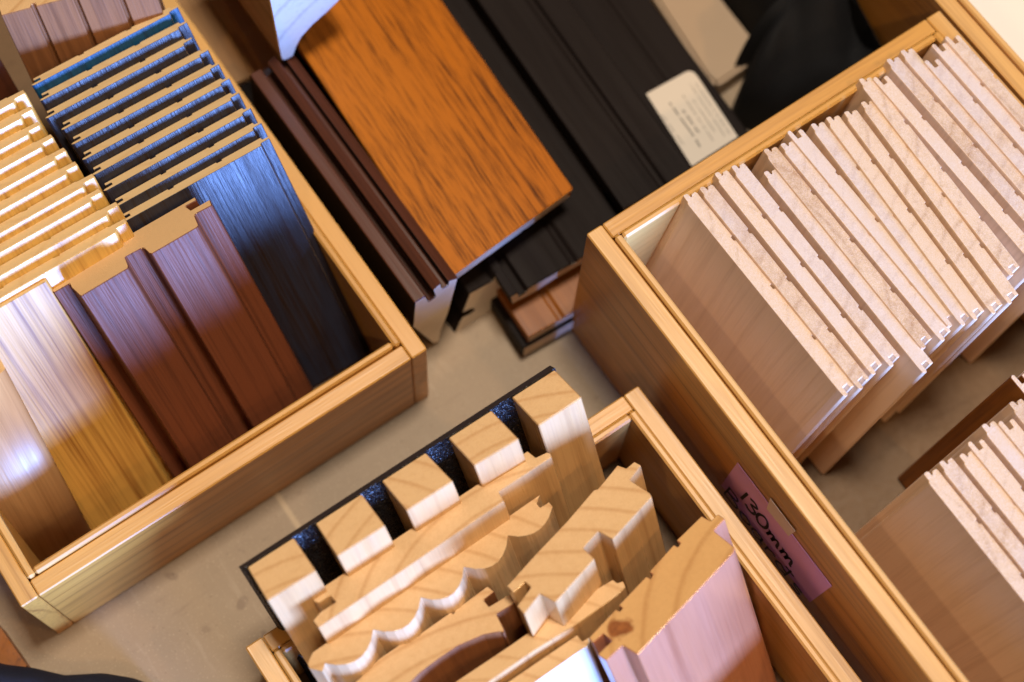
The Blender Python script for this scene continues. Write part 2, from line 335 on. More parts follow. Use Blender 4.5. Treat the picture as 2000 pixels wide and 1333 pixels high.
# ------------------------------------------------------------------ left crate: dark stained stack
def mm(p): return [(x / 1000, y / 1000) for x, y in p]
DK = mm([(0, 1.0), (1.3, 0), (88.5, 0), (88.8, 1.6), (89.6, 2.8), (94.6, 3.0), (95, 3.4), (95, 5.4), (91.5, 5.7), (91.2, 8.6), (66, 8.6), (65.8, 7.2), (62.6, 7.2), (62.4, 8.6),
         (35, 8.6), (34.8, 7.2), (31.6, 7.2), (31.4, 8.6), (3.0, 8.6), (2.4, 8.0), (2.6, 5.8), (6.2, 5.6), (6.2, 3.0), (1.0, 2.6), (0, 1.8)])
A30 = R(26)
dk_tips = [(63, 169), (79, 198.5), (90, 233), (121, 255.5), (141, 284), (162, 314), (181, 344), (203.5, 375), (224.5, 406), (238.5, 436)]
dk_right = [(351, 14), (372, 45), (380, 74), (411, 98), (434, 125), (456, 150), (470, 180), (492, 210), (513, 237), (531, 267)]
GB = 'dark stained boards leaning in the left crate'
src = None
for i, (tp, tr) in enumerate(zip(dk_tips, dk_right)):
    yaw = 0
    L = .165; a = R(34 + .1 * i)
    z0 = .009 + L * math.cos(a)
    p = at(*tp, z0); q = at(*tr, z0); yaw = math.atan2(q[1] - p[1], q[0] - p[0]) - .050
    ex, ey, ez = lean_axes(a, 0, yaw)
    if i in (0, 1):
        me = prism_mesh('stained_board', DK, L, ('blue_sheen' if i == 0 else 'dark_stain', 'soft_end', 'soft_end'), 'front', .0003)
        o = D.objects.new('stained_board', me)
    else: o = src.copy()
    if i == 1: src = o
    link(o, None, frame(p, ex, ey, ez))
    tag(o, {0: 'bright blue sheened dark board at the very back of the dark stained stack', 9: 'frontmost dark stained board with a blue sheen, its whole face bared, behind the brown moulding'}.get(
        i, '%s board from the back in the dark stained stack of the left crate' % ORD[i]), 'board', GB)

# honey lacquered stack; its white is window sheen
WH = mm([(-110, 0), (-9.2, 0), (-8.2, .6), (-7.8, 2.4), (-7.0, 3.1), (-.8, 3.2), (0, 3.9), (0, 8.2), (-10, 8.4), (-10.2, 9.6), (-40, 9.6), (-40.3, 8.4), (-43.6, 8.4), (-44, 9.6),
         (-74, 9.6), (-74.3, 8.4), (-77.6, 8.4), (-78, 9.6), (-110, 9.6)])
wh_tips = [(45, 175.5), (59, 207), (73, 238), (99, 262), (124, 288), (146, 315), (180, 339), (193.5, 368), (226, 394), (243, 427), (109, 521)]
src = None
for i, tp in enumerate(wh_tips):
    L = .166; a = R(32 + .1 * i); z0 = .009 + L * math.cos(a)
    ex, ey, ez = lean_axes(a, -.026, R(1.2))
    p = at(*tp, z0) - ey * .0082
    last = i == len(wh_tips) - 1
    if i == 0 or last:
        o = D.objects.new('profiled_board' , prism_mesh('profiled_board', WH, L, (('honey_pale' if not last else 'honey'), 'soft_end', 'pine'), 'frontside', .0005)); src = o
    else: o = src.copy()
    link(o, None, frame(p, ex, ey, ez))
    tag(o, 'honey coloured board with a pale sheen and bared face, in front of the honey lacquered stack' if last else '%s board from the back in the honey lacquered stack of the left crate' % ORD[i], 'board', 'pale rounded edge boards leaning in the left crate')

# brown moulding
mo = standing('grooved_moulding', [(96, 564), (105, 572), (136, 554), (139, 562), (155, 577), (158, 579), (250, 524), (251, 519), (243, 504), (246, 501), (276, 485), (281, 485), (291, 495),
      (296, 496), (385, 444), (388, 440), (380, 421), (383, 417), (414, 401), (410, 390), (373, 411), (362, 403), (384, 391), (381, 385), (113, 539), (111, 546), (118, 553)],
      R(35), .172, xlean((280, 484), (426, 730), R(35)), 0, ('moulding', 'mdf_end', 'mdf_end'), 'frontside', bev=.0005)
tag(mo, 'red brown grooved moulding with a pale fibreboard end, front of the left crate', 'moulding')

# rounded post and plain board beside the left wall
a = R(30); tx = xlean((25, 745), (176, 1030), a)
ex, ey, ez = lean_axes(a, tx); zr = .087
zq = min((k * .001 for k in range(5, 110)), key=lambda z: abs(at(176, 1032, z)[1] - (.2885 + math.tan(a) * z)))
Q = at(176, 1032, zq); s = (.009 + .150 * ez[2] - Q[2]) / ez[2]; T = Q + ez * s
prof = [(-.044 + .044 * (0.5 - .5 * math.cos(t)), -.005 * math.sin(t)) for t in [k * math.pi / 14 for k in range(15)]] + [(0, .018), (-.044, .018)]
ro = D.objects.new('rounded_post', prism_mesh('rounded_post', prof, .15, ('oak', 'pine_end', 'oak'), 'all', 0, True)); link(ro, None, frame(T, ex, ey, ez))
tag(ro, 'round fronted oak post with a pale sheen beside the left wall of the left crate', 'post')
ex, ey, ez = lean_axes(a, tx)
pb = D.objects.new('plain_board', prism_mesh('plain_board', mm([(-60, 0), (0, 0), (0, 12), (-60, 12)]), .14, ('raw', 'pine_end', 'raw'), 'all')); link(pb, None, frame(T + np.array([-.036, .019, -.008]), ex, ey, ez))
tag(pb, 'plain light brown board behind the rounded oak post', 'board')

# grooved panel at the back of the left crate
gx = [(2, 31)]
for k, x in enumerate((60, 140, 222)):
    y = 31 - .2586 * x; gx += [(x, y), (x + 2, y - 7), (x + 9, y - 9), (x + 10, y - 2.5)]
gx += [(292, -45), (284, -90), (-12, -12)]
a = R(20); pn = standing('grooved_panel', gx, a, .17, xlean((70, 12), (118, 120), a), R(20), ('panel_oak', 'pine_end', 'panel_oak'), 'all', bev=.0005)
tag(pn, 'wide oak panel with three vertical grooves at the back of the left crate', 'panel')
dr = standing('dark_filler', [(-110, 120), (-22, 78), (-30, 62), (-118, 104)], R(20), .15, 0, 0, ('walnut', 'pine_end', 'walnut'), 'all')  # added to fill in the darkness left of the panel
tag(dr, 'dark red brown filler for the darkness behind the honey lacquered stack, left of the grooved panel', 'board')

# ------------------------------------------------------------------ bottom crate
A25 = R(25); ZB = None
bp_ = empty('batten_panel', at(760, 950, .01), 'black glitter panel carrying five square pine battens, back of the bottom crate', 'panel')
def post(pts, L=.15, ltx=0):
    return standing('batten', pts, A25, L, 0, 0, ('pine', 'pine_end', 'pine'), 'all', bp_, bev=.0006, T=TP)
exb, eyb, ezb = lean_axes(A25, 0, 0); TP = at(780, 960, .009 + .15 * ezb[2] + .004)
TPW = TP
for pts in ([(479, 1102), (490, 1095), (567, 1050), (574, 1051), (617, 1115), (522, 1174)], [(613.5, 1019), (704.5, 962.5), (752, 1027), (658.6, 1087)], [(744, 937.6), (828, 881), (884.5, 940), (794, 998)],
            [(872.5, 852), (956.5, 798.5), (1013, 857.5), (926, 910)], [(997, 773.5), (1082, 721), (1136, 776), (1052, 832)]):
    post(pts)
bk = standing('backing', [(465, 1107), (1074, 713.5), (1085, 719.5), (476, 1111)], A25, .15, 0, 0, ('glitter', 'rubber', 'rubber'), 'front', bp_, bev=.0003, T=TP + ezb * .0012)

B = {}
def bstand(name, pts, label, cat, mats, rule='frontside', a=A25, tx=0, yaw=0, L=.15, **k):
    o = standing(name, pts, a, L, tx, yaw, mats, rule, **k); tag(o, label, cat); return o
bstand('rebated_board', [(612, 1159), (1030, 881), (1046, 894), (1068, 883.5), (1075, 886), (1077, 893), (974, 961), (984, 979), (622, 1227), (611, 1213), (625, 1196), (656, 1176), (645, 1163), (623, 1178), (613, 1176), (610, 1165)],
       'thick pine board with a slot in its end, directly in front of the battens', 'board', ('pine', 'pine_end', 'pine'), L=0.143)
sc_pts = [(610, 1275), (1054, 967), (1048, 984), (1055, 992), (1072, 981), (1079, 990)]
def arc(p, q, d, n=7):
    px, py = p; qx, qy = q; dx, dy = qx - px, qy - py; l = math.hypot(dx, dy); nx, ny = -dy / l, dx / l
    if nx + ny < 0: nx, ny = -nx, -ny
    return [(px + dx * t + nx * d * math.sin(math.pi * t) ** .8, py + dy * t + ny * d * math.sin(math.pi * t) ** .8) for t in [k / n for k in range(1, n)]]
cus = [(1080, 1003), (992, 1046), (906, 1107.5), (822, 1167.5), (729, 1230), (635, 1296)]
sc_pts += arc((1079, 990), cus[1], 24)
for i in range(1, 5): sc_pts += [cus[i]] + arc(cus[i], cus[i + 1], 31)
sc_pts += [cus[5], (630, 1312), (604, 1306), (601, 1296)]
bstand('reeded_board', sc_pts, 'wavy pine board with five rounded flutes along its front', 'moulding', ('white_pine', 'pine_end', 'white_pine'), bev=.0002, L=0.137)
bstand('curved_moulding', [(952, 1145), (966, 1156), (945, 1172), (955, 1185), (995, 1161), (1006, 1178), (970, 1200), (984, 1228), (984, 1237), (977, 1234), (945, 1240), (895, 1262), (857, 1287), (820, 1315), (790, 1345), (740, 1372), (670, 1350), (702, 1325), (740, 1287), (810, 1239),
       (818, 1243), (822, 1237), (880, 1196), (886, 1199), (890, 1191)], 'curved moulding with a dark stained bow front, in front of the wavy board', 'moulding', ('bow', 'pine_end', 'pine'), L=0.13)
bstand('shaped_moulding', [(990, 1145), (1046, 1083), (1104, 1022), (1112, 1013), (1160, 957), (1167, 956), (1206, 909), (1223, 915), (1239, 902), (1252, 909), (1230, 938), (1269, 963), (1273, 971), (1197, 1054), (1169, 1038), (1139, 1071),
       (1161, 1092), (1085, 1177), (1055, 1160), (1024, 1200), (1010, 1184), (1037, 1147), (1025, 1136), (1003, 1158)],
       'chunky pine moulding with two ribs, between the fifth batten and the mauve board', 'moulding', ('pine', 'pine_end', 'pine'), L=0.148)
bstand('thin_board', [(1197, 1132), (1205, 1139), (1217, 1135), (1222, 1147), (1207, 1162), (1130, 1217), (1045, 1270), (955, 1332), (900, 1368), (840, 1372), (892, 1330), (997, 1260), (1097, 1190)],
       'thin tapering pine board just behind the white gloss board', 'board', ('pine', 'pine_end', 'pine'), L=0.134)
bstand('white_gloss_board', [(1127, 1240), (1137, 1253), (1150, 1245), (1152, 1256), (1147, 1263), (1040, 1338), (960, 1395), (905, 1392), (995, 1330)],
       'bright white gloss painted board at the bottom edge, left of the mauve board', 'board', ('gloss_white', 'pine_end', 'pine'), 'front', yaw=0, L=0.133)
kp = [(1370, 1008), (1388, 1018), (1402, 1004), (1416, 1014), (1394, 1037), (1435, 1070), (1433, 1080), (1245, 1279), (1216, 1261), (1184, 1291), (1167, 1279), (1195, 1252), (1178, 1238), (1158, 1256), (1150, 1246), (1203, 1190),
      (1210, 1195), (1216, 1188), (1208, 1183), (1262, 1126), (1271, 1131), (1275, 1122), (1268, 1117), (1316, 1064), (1324, 1069), (1329, 1061), (1321, 1056)]
aP = R(27)
pu = standing('mauve_board', kp, aP, .15, xlean((1435, 1070), (1518, 1333), aP), R(12), ('purple', 'pine_end', 'purple'), 'frontside', bev=.0004)
# its end grain carries a knot near the slot
mi = pu.matrix_world.inverted(); ezp = np.array(pu.matrix_world.col[2][:3]); Tp = np.array(pu.matrix_world.translation)
kl = mi @ Vector(on_plane(1212, 1228, Tp, ezp))
MT['knot_end'] = wood('knotty_end_grain', (.68, .40, .16), (.42, .19, .055), period=.016, ring=.45, fiber=.18, rough=.6, spec=.3, bump=.35, fscale=1300, var=0, knot=(kl.x, kl.y, .0075))
pu.data.materials[1] = MT['knot_end']
tag(pu, 'mauve faced board with a dark knot in its end, right side of the bottom crate', 'board')

# ------------------------------------------------------------------ right crate: raw boards
def notch(x): return [(x + 1.6, 9.6), (x + 1.4, 8.4), (x - 1.4, 8.4), (x - 1.6, 9.6)]
RT = [(137.8, 0), (142.2, .3), (143.4, 1.2), (143.2, 2.6), (142.2, 3.1), (138.2, 3.2), (138, 6.9), (140.8, 7.1), (141, 9.2), (140.6, 9.6)]
PA = mm([(0, 1.7), (.6, 1.1), (4.5, 1.0), (5.3, .3), (6.6, 0)] + RT + notch(107) + notch(71) + notch(36) + [(2.6, 9.6), (1.5, 9.0), (1.6, 6.2), (3.2, 5.5), (3.2, 4.6), (.8, 4.4), (0, 3.6)])
PB = mm([(0, 1.0), (1.0, 0)] + RT + notch(107) + notch(71) + notch(36) + [(3.6, 9.6), (2.6, 9.0), (2.8, 6.6), (6.8, 6.3), (6.8, 3.2), (.8, 2.9), (0, 2.2)])
meA = prism_mesh('raw_board', PA, .150, ('raw', 'raw_end', 'raw'), 'all', .0003)
meB = prism_mesh('raw_board', PB, .150, ('raw', 'raw_end', 'raw'), 'all', .0003)
r_left = [(1331, 384), (1363, 369.5), (1392, 341), (1425, 327.5), (1488, 339), (1488, 295), (1521, 284), (1536, 258), (1580, 245), (1610, 232), (1645, 221), (1678, 202), (1674, 157), (1704, 153),
          (1728, 119), (1755.5, 102), (1804, 120), (1818.5, 88.5), (1844, 73.5)]
r_right = {0: (1648, 774.5), 1: (1674.5, 757), 2: (1701.5, 732), 3: (1736, 715), 4: (1802, 730), 5: (1798, 679), 6: (1836.5, 665), 7: (1853, 640), 8: (1867, 628), 9: (1897, 627), 10: (1927, 607.5), 11: (1964, 596), 12: (1997, 578)}
AX = R(11)
def raw_board(tp, rp, me, label, group, first=[None], a=AX, z=None):
    ez = np.array([math.sin(a), 0, math.cos(a)]); z0 = .0085 + .15 * math.cos(a) if z is None else z
    p = at(*tp, z0); yw = 0.
    if rp is not None:
        q = at(*rp, z0); d = q - p; yw = math.atan2(d[0], -d[1])
    ex = np.array([math.sin(yw), -math.cos(yw), 0]); ex = nrm(ex - ez * (ex @ ez)); ey = np.cross(ez, ex)
    o = D.objects.new('raw_board', me); link(o, None, frame(p, ex, ey, ez)); tag(o, label, 'board', group); return o
gl = 'raw tongue and groove boards filed in the right crate'
for i, tp in enumerate(r_left):
    lb = {0: 'frontmost raw board of the large stack, its broad brown face bared to the left', 4: 'raw board pushed forward towards the viewer, fifth in the large stack', 18: 'last raw board of the large stack, against the right wall of the crate'}.get(
        i, '%s raw board from the left in the large stack of the right crate' % ORD[i])
    a = AX
    rp = r_right.get(i); 
    raw_board(tp, rp, meB if i in (7, 13, 16, 17, 18) else meA, lb, gl, a=a)
r2 = [(1801, 927.5), (1831, 906), (1870.5, 892), (1888.5, 866), (1914, 833.5), (1948.5, 826), (1968, 790)]
for i, tp in enumerate(r2):
    lb = 'frontmost board of the small stack with a wide beige face, lower right corner' if i == 0 else '%s raw board from the left in the small stack, lower right corner' % ORD[i]
    raw_board(tp, None, meB if i in (3, 5) else meA, lb, 'raw boards of the small stack in the right crate')
me = meB.copy(); me.materials[0] = MT['orange_dk']; me.materials[2] = MT['orange_dk']
raw_board((1972.5, 736), None, me, 'board with an amber brown face beyond the small stack, right edge of the photo', 'raw boards of the small stack in the right crate')
raw_board((2003, 722), None, meA, 'raw board half outside the right edge, behind the amber faced board', 'raw boards of the small stack in the right crate')

# ------------------------------------------------------------------ mauve paper label on the right crate
XL = .2612
def on_x(px, py, x=XL): 
    r = ray(px, py); t = (x - 0) / r[0]; return CAM + t * r
def flat_mesh(name, pts, x, th, mat, parent):
    bm = bmesh.new(); a = [bm.verts.new((x, p[0], p[1])) for p in pts]; b = [bm.verts.new((x - th, p[0], p[1])) for p in pts]
    bm.faces.new(a); bm.faces.new(b[::-1]); n = len(pts)
    for i in range(n): bm.faces.new((a[i], b[i], b[(i + 1) % n], a[(i + 1) % n]))
    bmesh.ops.recalc_face_normals(bm, faces=bm.faces)
    me = D.meshes.new(name); bm.to_mesh(me); bm.free(); me.materials.append(MT[mat])
    return link(D.objects.new(name, me), parent, Matrix.Identity(4))
c0 = on_x(1442, 903); c1 = on_x(1626, 1144); c2 = on_x(1572, 1184); c3 = on_x(1404, 951)
lbl = empty('paper_label', (XL, (c0[1] + c1[1]) / 2, c0[2]), 'mauve paper label handwritten 130mm Boards taped to the right crate', 'label')
# sheet: top edge c0-c1, hanging down, slightly behind the bottom crate's rim
dz = .052
def Pl(u, v, off):  # u along the top edge, v downwards
    t = np.array(c0) * (1 - u) + np.array(c1) * u; dn = np.array([0, (c2[1] - c1[1]) * 1.0, c2[2] - c1[2]]); dn = dn / np.linalg.norm(dn)
    return (t[1] + dn[1] * v, t[2] + dn[2] * v)
flat_mesh('paper', [Pl(0, 0, 0), Pl(1, 0, 0), Pl(1, dz, 0), Pl(0, dz, 0)], XL - .0004, .0003, 'paper', lbl)
tpp = [on_x(*p) for p in ((1507, 972), (1556, 1036), (1543, 1046), (1500, 992))]
flat_mesh('tape', [(p[1], p[2]) for p in tpp], XL - .0008, .0002, 'tape', lbl)
def ribbon(name, strokes, w, mat, parent, plane, off, th=.00015):
    """pen strokes as thin ribbons; strokes are lists of 2D points, plane maps (u,v,off)->world"""
    bm = bmesh.new()
    for st in strokes:
        st = [np.array(p, float) for p in st]
        vs = []
        for i, p in enumerate(st):
            d = nrm(st[min(i + 1, len(st) - 1)] - st[max(i - 1, 0)] + 1e-9); n_ = np.array([-d[1], d[0]]) * w / 2
            vs.append([bm.verts.new(plane(*(p + s * n_), off + k)) for s in (-1, 1) for k in (0, th)])
        for a, b in zip(vs, vs[1:]):
            for i, j in ((0, 1), (1, 3), (3, 2), (2, 0)): bm.faces.new((a[i], a[j], b[j], b[i]))
        bm.faces.new((vs[0][0], vs[0][2], vs[0][3], vs[0][1])); bm.faces.new((vs[-1][0], vs[-1][1], vs[-1][3], vs[-1][2]))
    bmesh.ops.recalc_face_normals(bm, faces=bm.faces)
    me = D.meshes.new(name); bm.to_mesh(me); bm.free(); me.materials.append(MT[mat]); return link(D.objects.new(name, me), parent, Matrix.Identity(4))
def smooth(pts, n=6):
    out = []
    P_ = [pts[0]] + list(pts) + [pts[-1]]
    for i in range(1, len(P_) - 2):
        p0, p1, p2, p3 = [np.array(q, float) for q in P_[i - 1:i + 3]]
        for k in range(n):
            t = k / n; out.append(.5 * ((2 * p1) + (-p0 + p2) * t + (2 * p0 - 5 * p1 + 4 * p2 - p3) * t * t + (-p0 + 3 * p1 - 3 * p2 + p3) * t ** 3))
    out.append(np.array(pts[-1], float)); return out
# pen strokes of the marker writing, upright on the crate's side
G = {'1': [[(.12, 1), (.02, .05)]],
     '3': [[(.0, .92), (.28, 1.02), (.46, .84), (.18, .56), (.5, .40), (.44, .08), (.18, -.04), (-.04, .10)]],
     '0': [[(.3, 1), (.05, .72), (.0, .3), (.2, 0), (.5, .12), (.62, .5), (.52, .88), (.26, 1.0)]],
     'm': [[(.0, .55), (.06, .40), (.0, .0), (.08, .36), (.26, .52), (.34, .34), (.30, .02), (.40, .38), (.56, .52), (.64, .36), (.66, .04), (.76, .0)]],
     'B': [[(.05, 1), (.0, 0)], [(.0, .98), (.4, .95), (.42, .68), (.06, .52), (.5, .42), (.5, .08), (.0, .0)]],
     'o': [[(.25, .5), (.02, .3), (.15, 0), (.4, .08), (.46, .38), (.22, .52)]],
     'a': [[(.42, .46), (.15, .5), (.0, .2), (.18, .0), (.4, .2), (.42, .5), (.42, .1), (.52, 0)]],
     'r': [[(.02, .5), (.0, 0)], [(.0, .28), (.18, .5), (.36, .48)]],
     'd': [[(.42, .4), (.15, .5), (.0, .2), (.18, .0), (.42, .18)], [(.5, 1.05), (.44, 0)], [(.3, .85), (.66, .9)]],
     's': [[(.4, .5), (.1, .48), (.1, .3), (.36, .2), (.3, .0), (.0, .02)]]}
ADV = {'1': .36, '3': .66, '0': .80, 'm': .92, 'B': .68, 'o': .6, 'a': .66, 'r': .46, 'd': .74, 's': .5}
strokes = []; row_n = []
q0 = on_x(1400 + 205 / 4.163, 880 + 385 / 4.163); q1 = on_x(1400 + 640 / 4.163, 880 + 960 / 4.163)
hz = on_x(1400 + 215 / 4.163, 880 + 318 / 4.163)[2] - q0[2]
for txt, y0_, z0_, h_, wd in (('130mm', q0[1], q0[2], max(hz, .0165), abs(q0[1] - q1[1])), ('Boards', q0[1] + .010, q0[2] - .0205, .016, .074)):
    k = wd / sum(ADV[c_] for c_ in txt); u = 0
    for c_ in txt:
        for st in G[c_]:
            pp = smooth([(u + x * k, y * h_) for x, y in st]) if len(st) > 2 else [(u + x * k, y * h_) for x, y in st]
            strokes.append([(y0_ - float(p[0]), z0_ + float(p[1]) - .06 * float(p[0])) for p in pp])
        u += ADV[c_] * k
    row_n.append(len(strokes))
ribbon('handwriting', strokes[:row_n[0]], .0020, 'ink', lbl, lambda y, z, o: (XL - .0009 - o, y, z), 0)
ribbon('handwriting', strokes[row_n[0]:], .0014, 'ink', lbl, lambda y, z, o: (XL - .0009 - o, y, z), 0)

# ------------------------------------------------------------------ boards lying between the crates
yw = R(-4)
amb_T = at(880, 543, .085); amb_R = at(1118, 370, .085); w_ = (amb_R - amb_T)[:2]; yaw_o = math.atan2(w_[1], w_[0]); W_ = float(np.linalg.norm(w_)) * 1000
amber = lying_w('amber_board', amb_T[0], amb_T[1], .085, [(0, 0), (W_, 0), (W_, -2.2), (W_ - 3.5, -2.6), (W_ - 3.5, -5.5), (W_ - 1, -5.8), (W_ - 1, -9.5), (W_ * .62, -9.5), (W_ * .61, -8.2), (W_ * .58, -8.2), (W_ * .57, -9.5), (2, -9.5), (0, -8)], .30, -.050, ('orange', 'end_grey', 'orange_dk'))
for v in amber.data.vertices: v.co.z -= math.tan(yaw_o + .050) * v.co.x
tag(amber, 'wide amber lacquered board lying on top of the dark boards in the middle', 'board')

# stained double groove moulding left of it, with a tall pale end
m1 = lying('ridged_moulding', [(810, 592), (832, 579), (838, 590), (850, 581), (845, 567), (861, 553), (864, 565), (874, 559), (876, 549), (895, 543), (884, 583), (876, 611), (862, 645), (858, 668), (846, 672), (806, 640)], .2915, .182,
           ('walnut', 'lit_end', 'black'), 'top', yaw=0); tag(m1, 'red brown double ridged moulding lying left of the amber board, beside the left crate', 'moulding')  # black sides stand in for the unlit side towards the crate
m2 = lying('slotted_moulding', [(917, 574), (961, 550), (969, 535), (983, 530), (991, 543), (981, 566), (975, 590), (965, 612), (948, 634), (912, 652), (884, 660), (898, 628), (903, 620), (922, 611), (927, 605), (921, 603), (902, 612)], .2915, .28,
           ('black', 'lit_end', 'black'), 'up', yaw=0); tag(m2, 'black faced moulding with a slotted pale end under the amber board', 'moulding')
def lw(name, px, z, prof, L, yaw, mats, label, cat='board'):
    p = at(*px, z); o = lying_w(name, p[0], p[1], z, prof, L, yaw, mats); return tag(o, label, cat)
bb = lw('black_board', (812, 607), .030, [(-18, 0), (0, 0), (0, -29), (-18, -29)], .22, 0, ('black', 'end_beige', 'black'), 'narrow black filler standing in for shade between the left crate and the ridged moulding')  # not a real board: black strip added for the deep shade in this gap
b1 = lw('black_board', (1218, 409), .073, [(0, 0), (27, 0), (28.5, -3.5), (32, -3.5), (33, -.5), (51, -.5), (51, -11), (0, -11)], .34, R(-3.2), ('black', 'end_beige', 'black'),
        'uppermost black board with one groove, right of the amber board')
b3 = lw('black_board', (1345, 330), .046, [(0, 0), (20, 0), (20.5, -1.6), (23, -1.6), (24, 0), (48, 0), (48, -12), (0, -12)], .36, R(-3.2), ('black', 'end_beige', 'black'), 'black board carrying the cream sticker, beside the beige card')
b0 = lw('black_board', (1017, 572), .055, [(-8, 2), (-2, 3), (-1, -5), (4, -5), (5, 0), (36, 0), (38, -2), (40, -2), (42, 1), (88, 1), (88, -10), (24, -10), (10, -13), (-6, -12)], .34, R(-3.2), ('black', 'end_beige', 'black'),
        'black board with a stepped pale end beneath the amber board')
b00 = lw('brown_board', (1032, 660), .030, [(0, 0), (22, 0), (23, -2), (26, -2), (27, 0), (92, 0), (92, -9), (0, -9)], .34, R(-3.2), ('orange_dk', 'end_beige', 'orange_dk'), 'amber brown board low in the dark pile, beside the tall right crate')
b01 = lw('black_board', (1030, 678), .0185, [(-3, 0), (92, 0), (92, -15), (-3, -15)], .34, R(-3.2), ('black', 'end_beige', 'black'), 'lowest black board of the pile, resting on the table')
for o in (b1, b3, b0, b01, bb): o['group'] = 'black boards lying between the crates'

# sticker
st_e = empty('sticker', at(1350, 235, .0465), 'cream sticker with rows of small print on a black board', 'sticker')
SZ = .0466
sp = [(1262, 184), (1340, 141), (1348, 139.5), (1355, 142), (1362, 150), (1441, 268), (1352, 325), (1349, 322)]
bm = bmesh.new(); vs = [bm.verts.new(at(x, y, SZ)) for x, y in sp]; f = bm.faces.new(vs)
r_ = bmesh.ops.extrude_face_region(bm, geom=[f])
for v in r_['geom']:
    if isinstance(v, bmesh.types.BMVert): v.co.z += .0003
bmesh.ops.recalc_face_normals(bm, faces=bm.faces)
me = D.meshes.new('sticker_sheet'); bm.to_mesh(me); bm.free(); me.materials.append(MT['sticker']); link(D.objects.new('sticker_sheet', me), st_e, Matrix.Identity(4))
ZS = lambda x, y: (1250 + x / 6.665, 130 + y / 6.665)
rows = [((385, 480), (710, 930), .75, 'ink', 14), ((725, 960), (805, 1080), 1.2, 'ink', 4), ((560, 575), (775, 880), 1.5, 'ink', 9), ((285, 640), (575, 1035), 1.5, 'grey_ink', 10),
        ((555, 375), (960, 985), .6, 'grey_ink', 24), ((690, 440), (980, 865), .6, 'grey_ink', 18), ((650, 235), (1125, 945), .6, 'grey_ink', 30), ((725, 225), (1190, 915), .6, 'grey_ink', 30)]
rs = random.Random(3)
for mat in ('ink', 'grey_ink'):
    S = []
    for a_, b_, h, m_, n_ in rows:
        if m_ != mat: continue
        A_ = at(*ZS(*a_), SZ)[:2]; B_ = at(*ZS(*b_), SZ)[:2]; d = B_ - A_; l = np.linalg.norm(d); d /= l; nn = np.array([-d[1], d[0]]); h_ = h * .0011
        st = []
        for k in range(n_ * 2):
            if rs.random() < .12 and len(st) > 1: S.append(st); st = []; continue
            st.append(tuple(A_ + d * l * k / (n_ * 2) + nn * h_ * (.5 if k % 2 else -.5) * rs.uniform(.5, 1.1)))
        if len(st) > 1: S.append(st)
    ribbon('small_print' if mat == 'grey_ink' else 'bold_print', S, .0005 if mat == 'grey_ink' else .0008, mat, st_e, lambda x, y, o: (x, y, SZ + .00035 + o), 0, .0001)

# brown panel, white piece, beige card
wl = lw('brown_board', (560, 116), .034, [(-45, 0), (-26, 0), (-25, -2), (-18, -2), (-17, 0), (-1, 0), (0, -1), (0, -33), (-45, -33)], .20, R(-5), ('oak', 'pine_end', 'oak'), 'brown panel with a dark groove beyond the left crate, top edge of the photo', 'panel')
wp = lying('ogee_piece', [(523, -14), (536, 50), (548, 112), (552, 119), (558, 118), (573, 110), (580, 90), (590, 72), (612, 48), (640, 24), (664, 0), (680, -30)], .468, .10, ('orange_dk', 'pale_end', 'orange_dk'), 'all')
tag(wp, 'pale bluish curved moulding end beside the far corner of the amber board', 'moulding')
bm = bmesh.new()
card = [(1262, -30), (1392, -30), (1412, 0), (1474, 78), (1466, 122), (1400, 168), (1380, 150)]
vs = [bm.verts.new(at(x, y, .020)) for x, y in card]; f = bm.faces.new(vs); r_ = bmesh.ops.extrude_face_region(bm, geom=[f])
for v in r_['geom']:
    if isinstance(v, bmesh.types.BMVert): v.co.z -= .0195
bmesh.ops.recalc_face_normals(bm, faces=bm.faces); bmesh.ops.bevel(bm, geom=bm.edges[:], offset=.0025, segments=2, affect='EDGES')
me = D.meshes.new('beige_block'); bm.to_mesh(me); bm.free(); me.materials.append(MT['card']); cb = link(D.objects.new('beige_block', me), None, Matrix.Identity(4))
tag(cb, 'flat beige block with a cut corner, between the black boards and the black cloth', 'block')

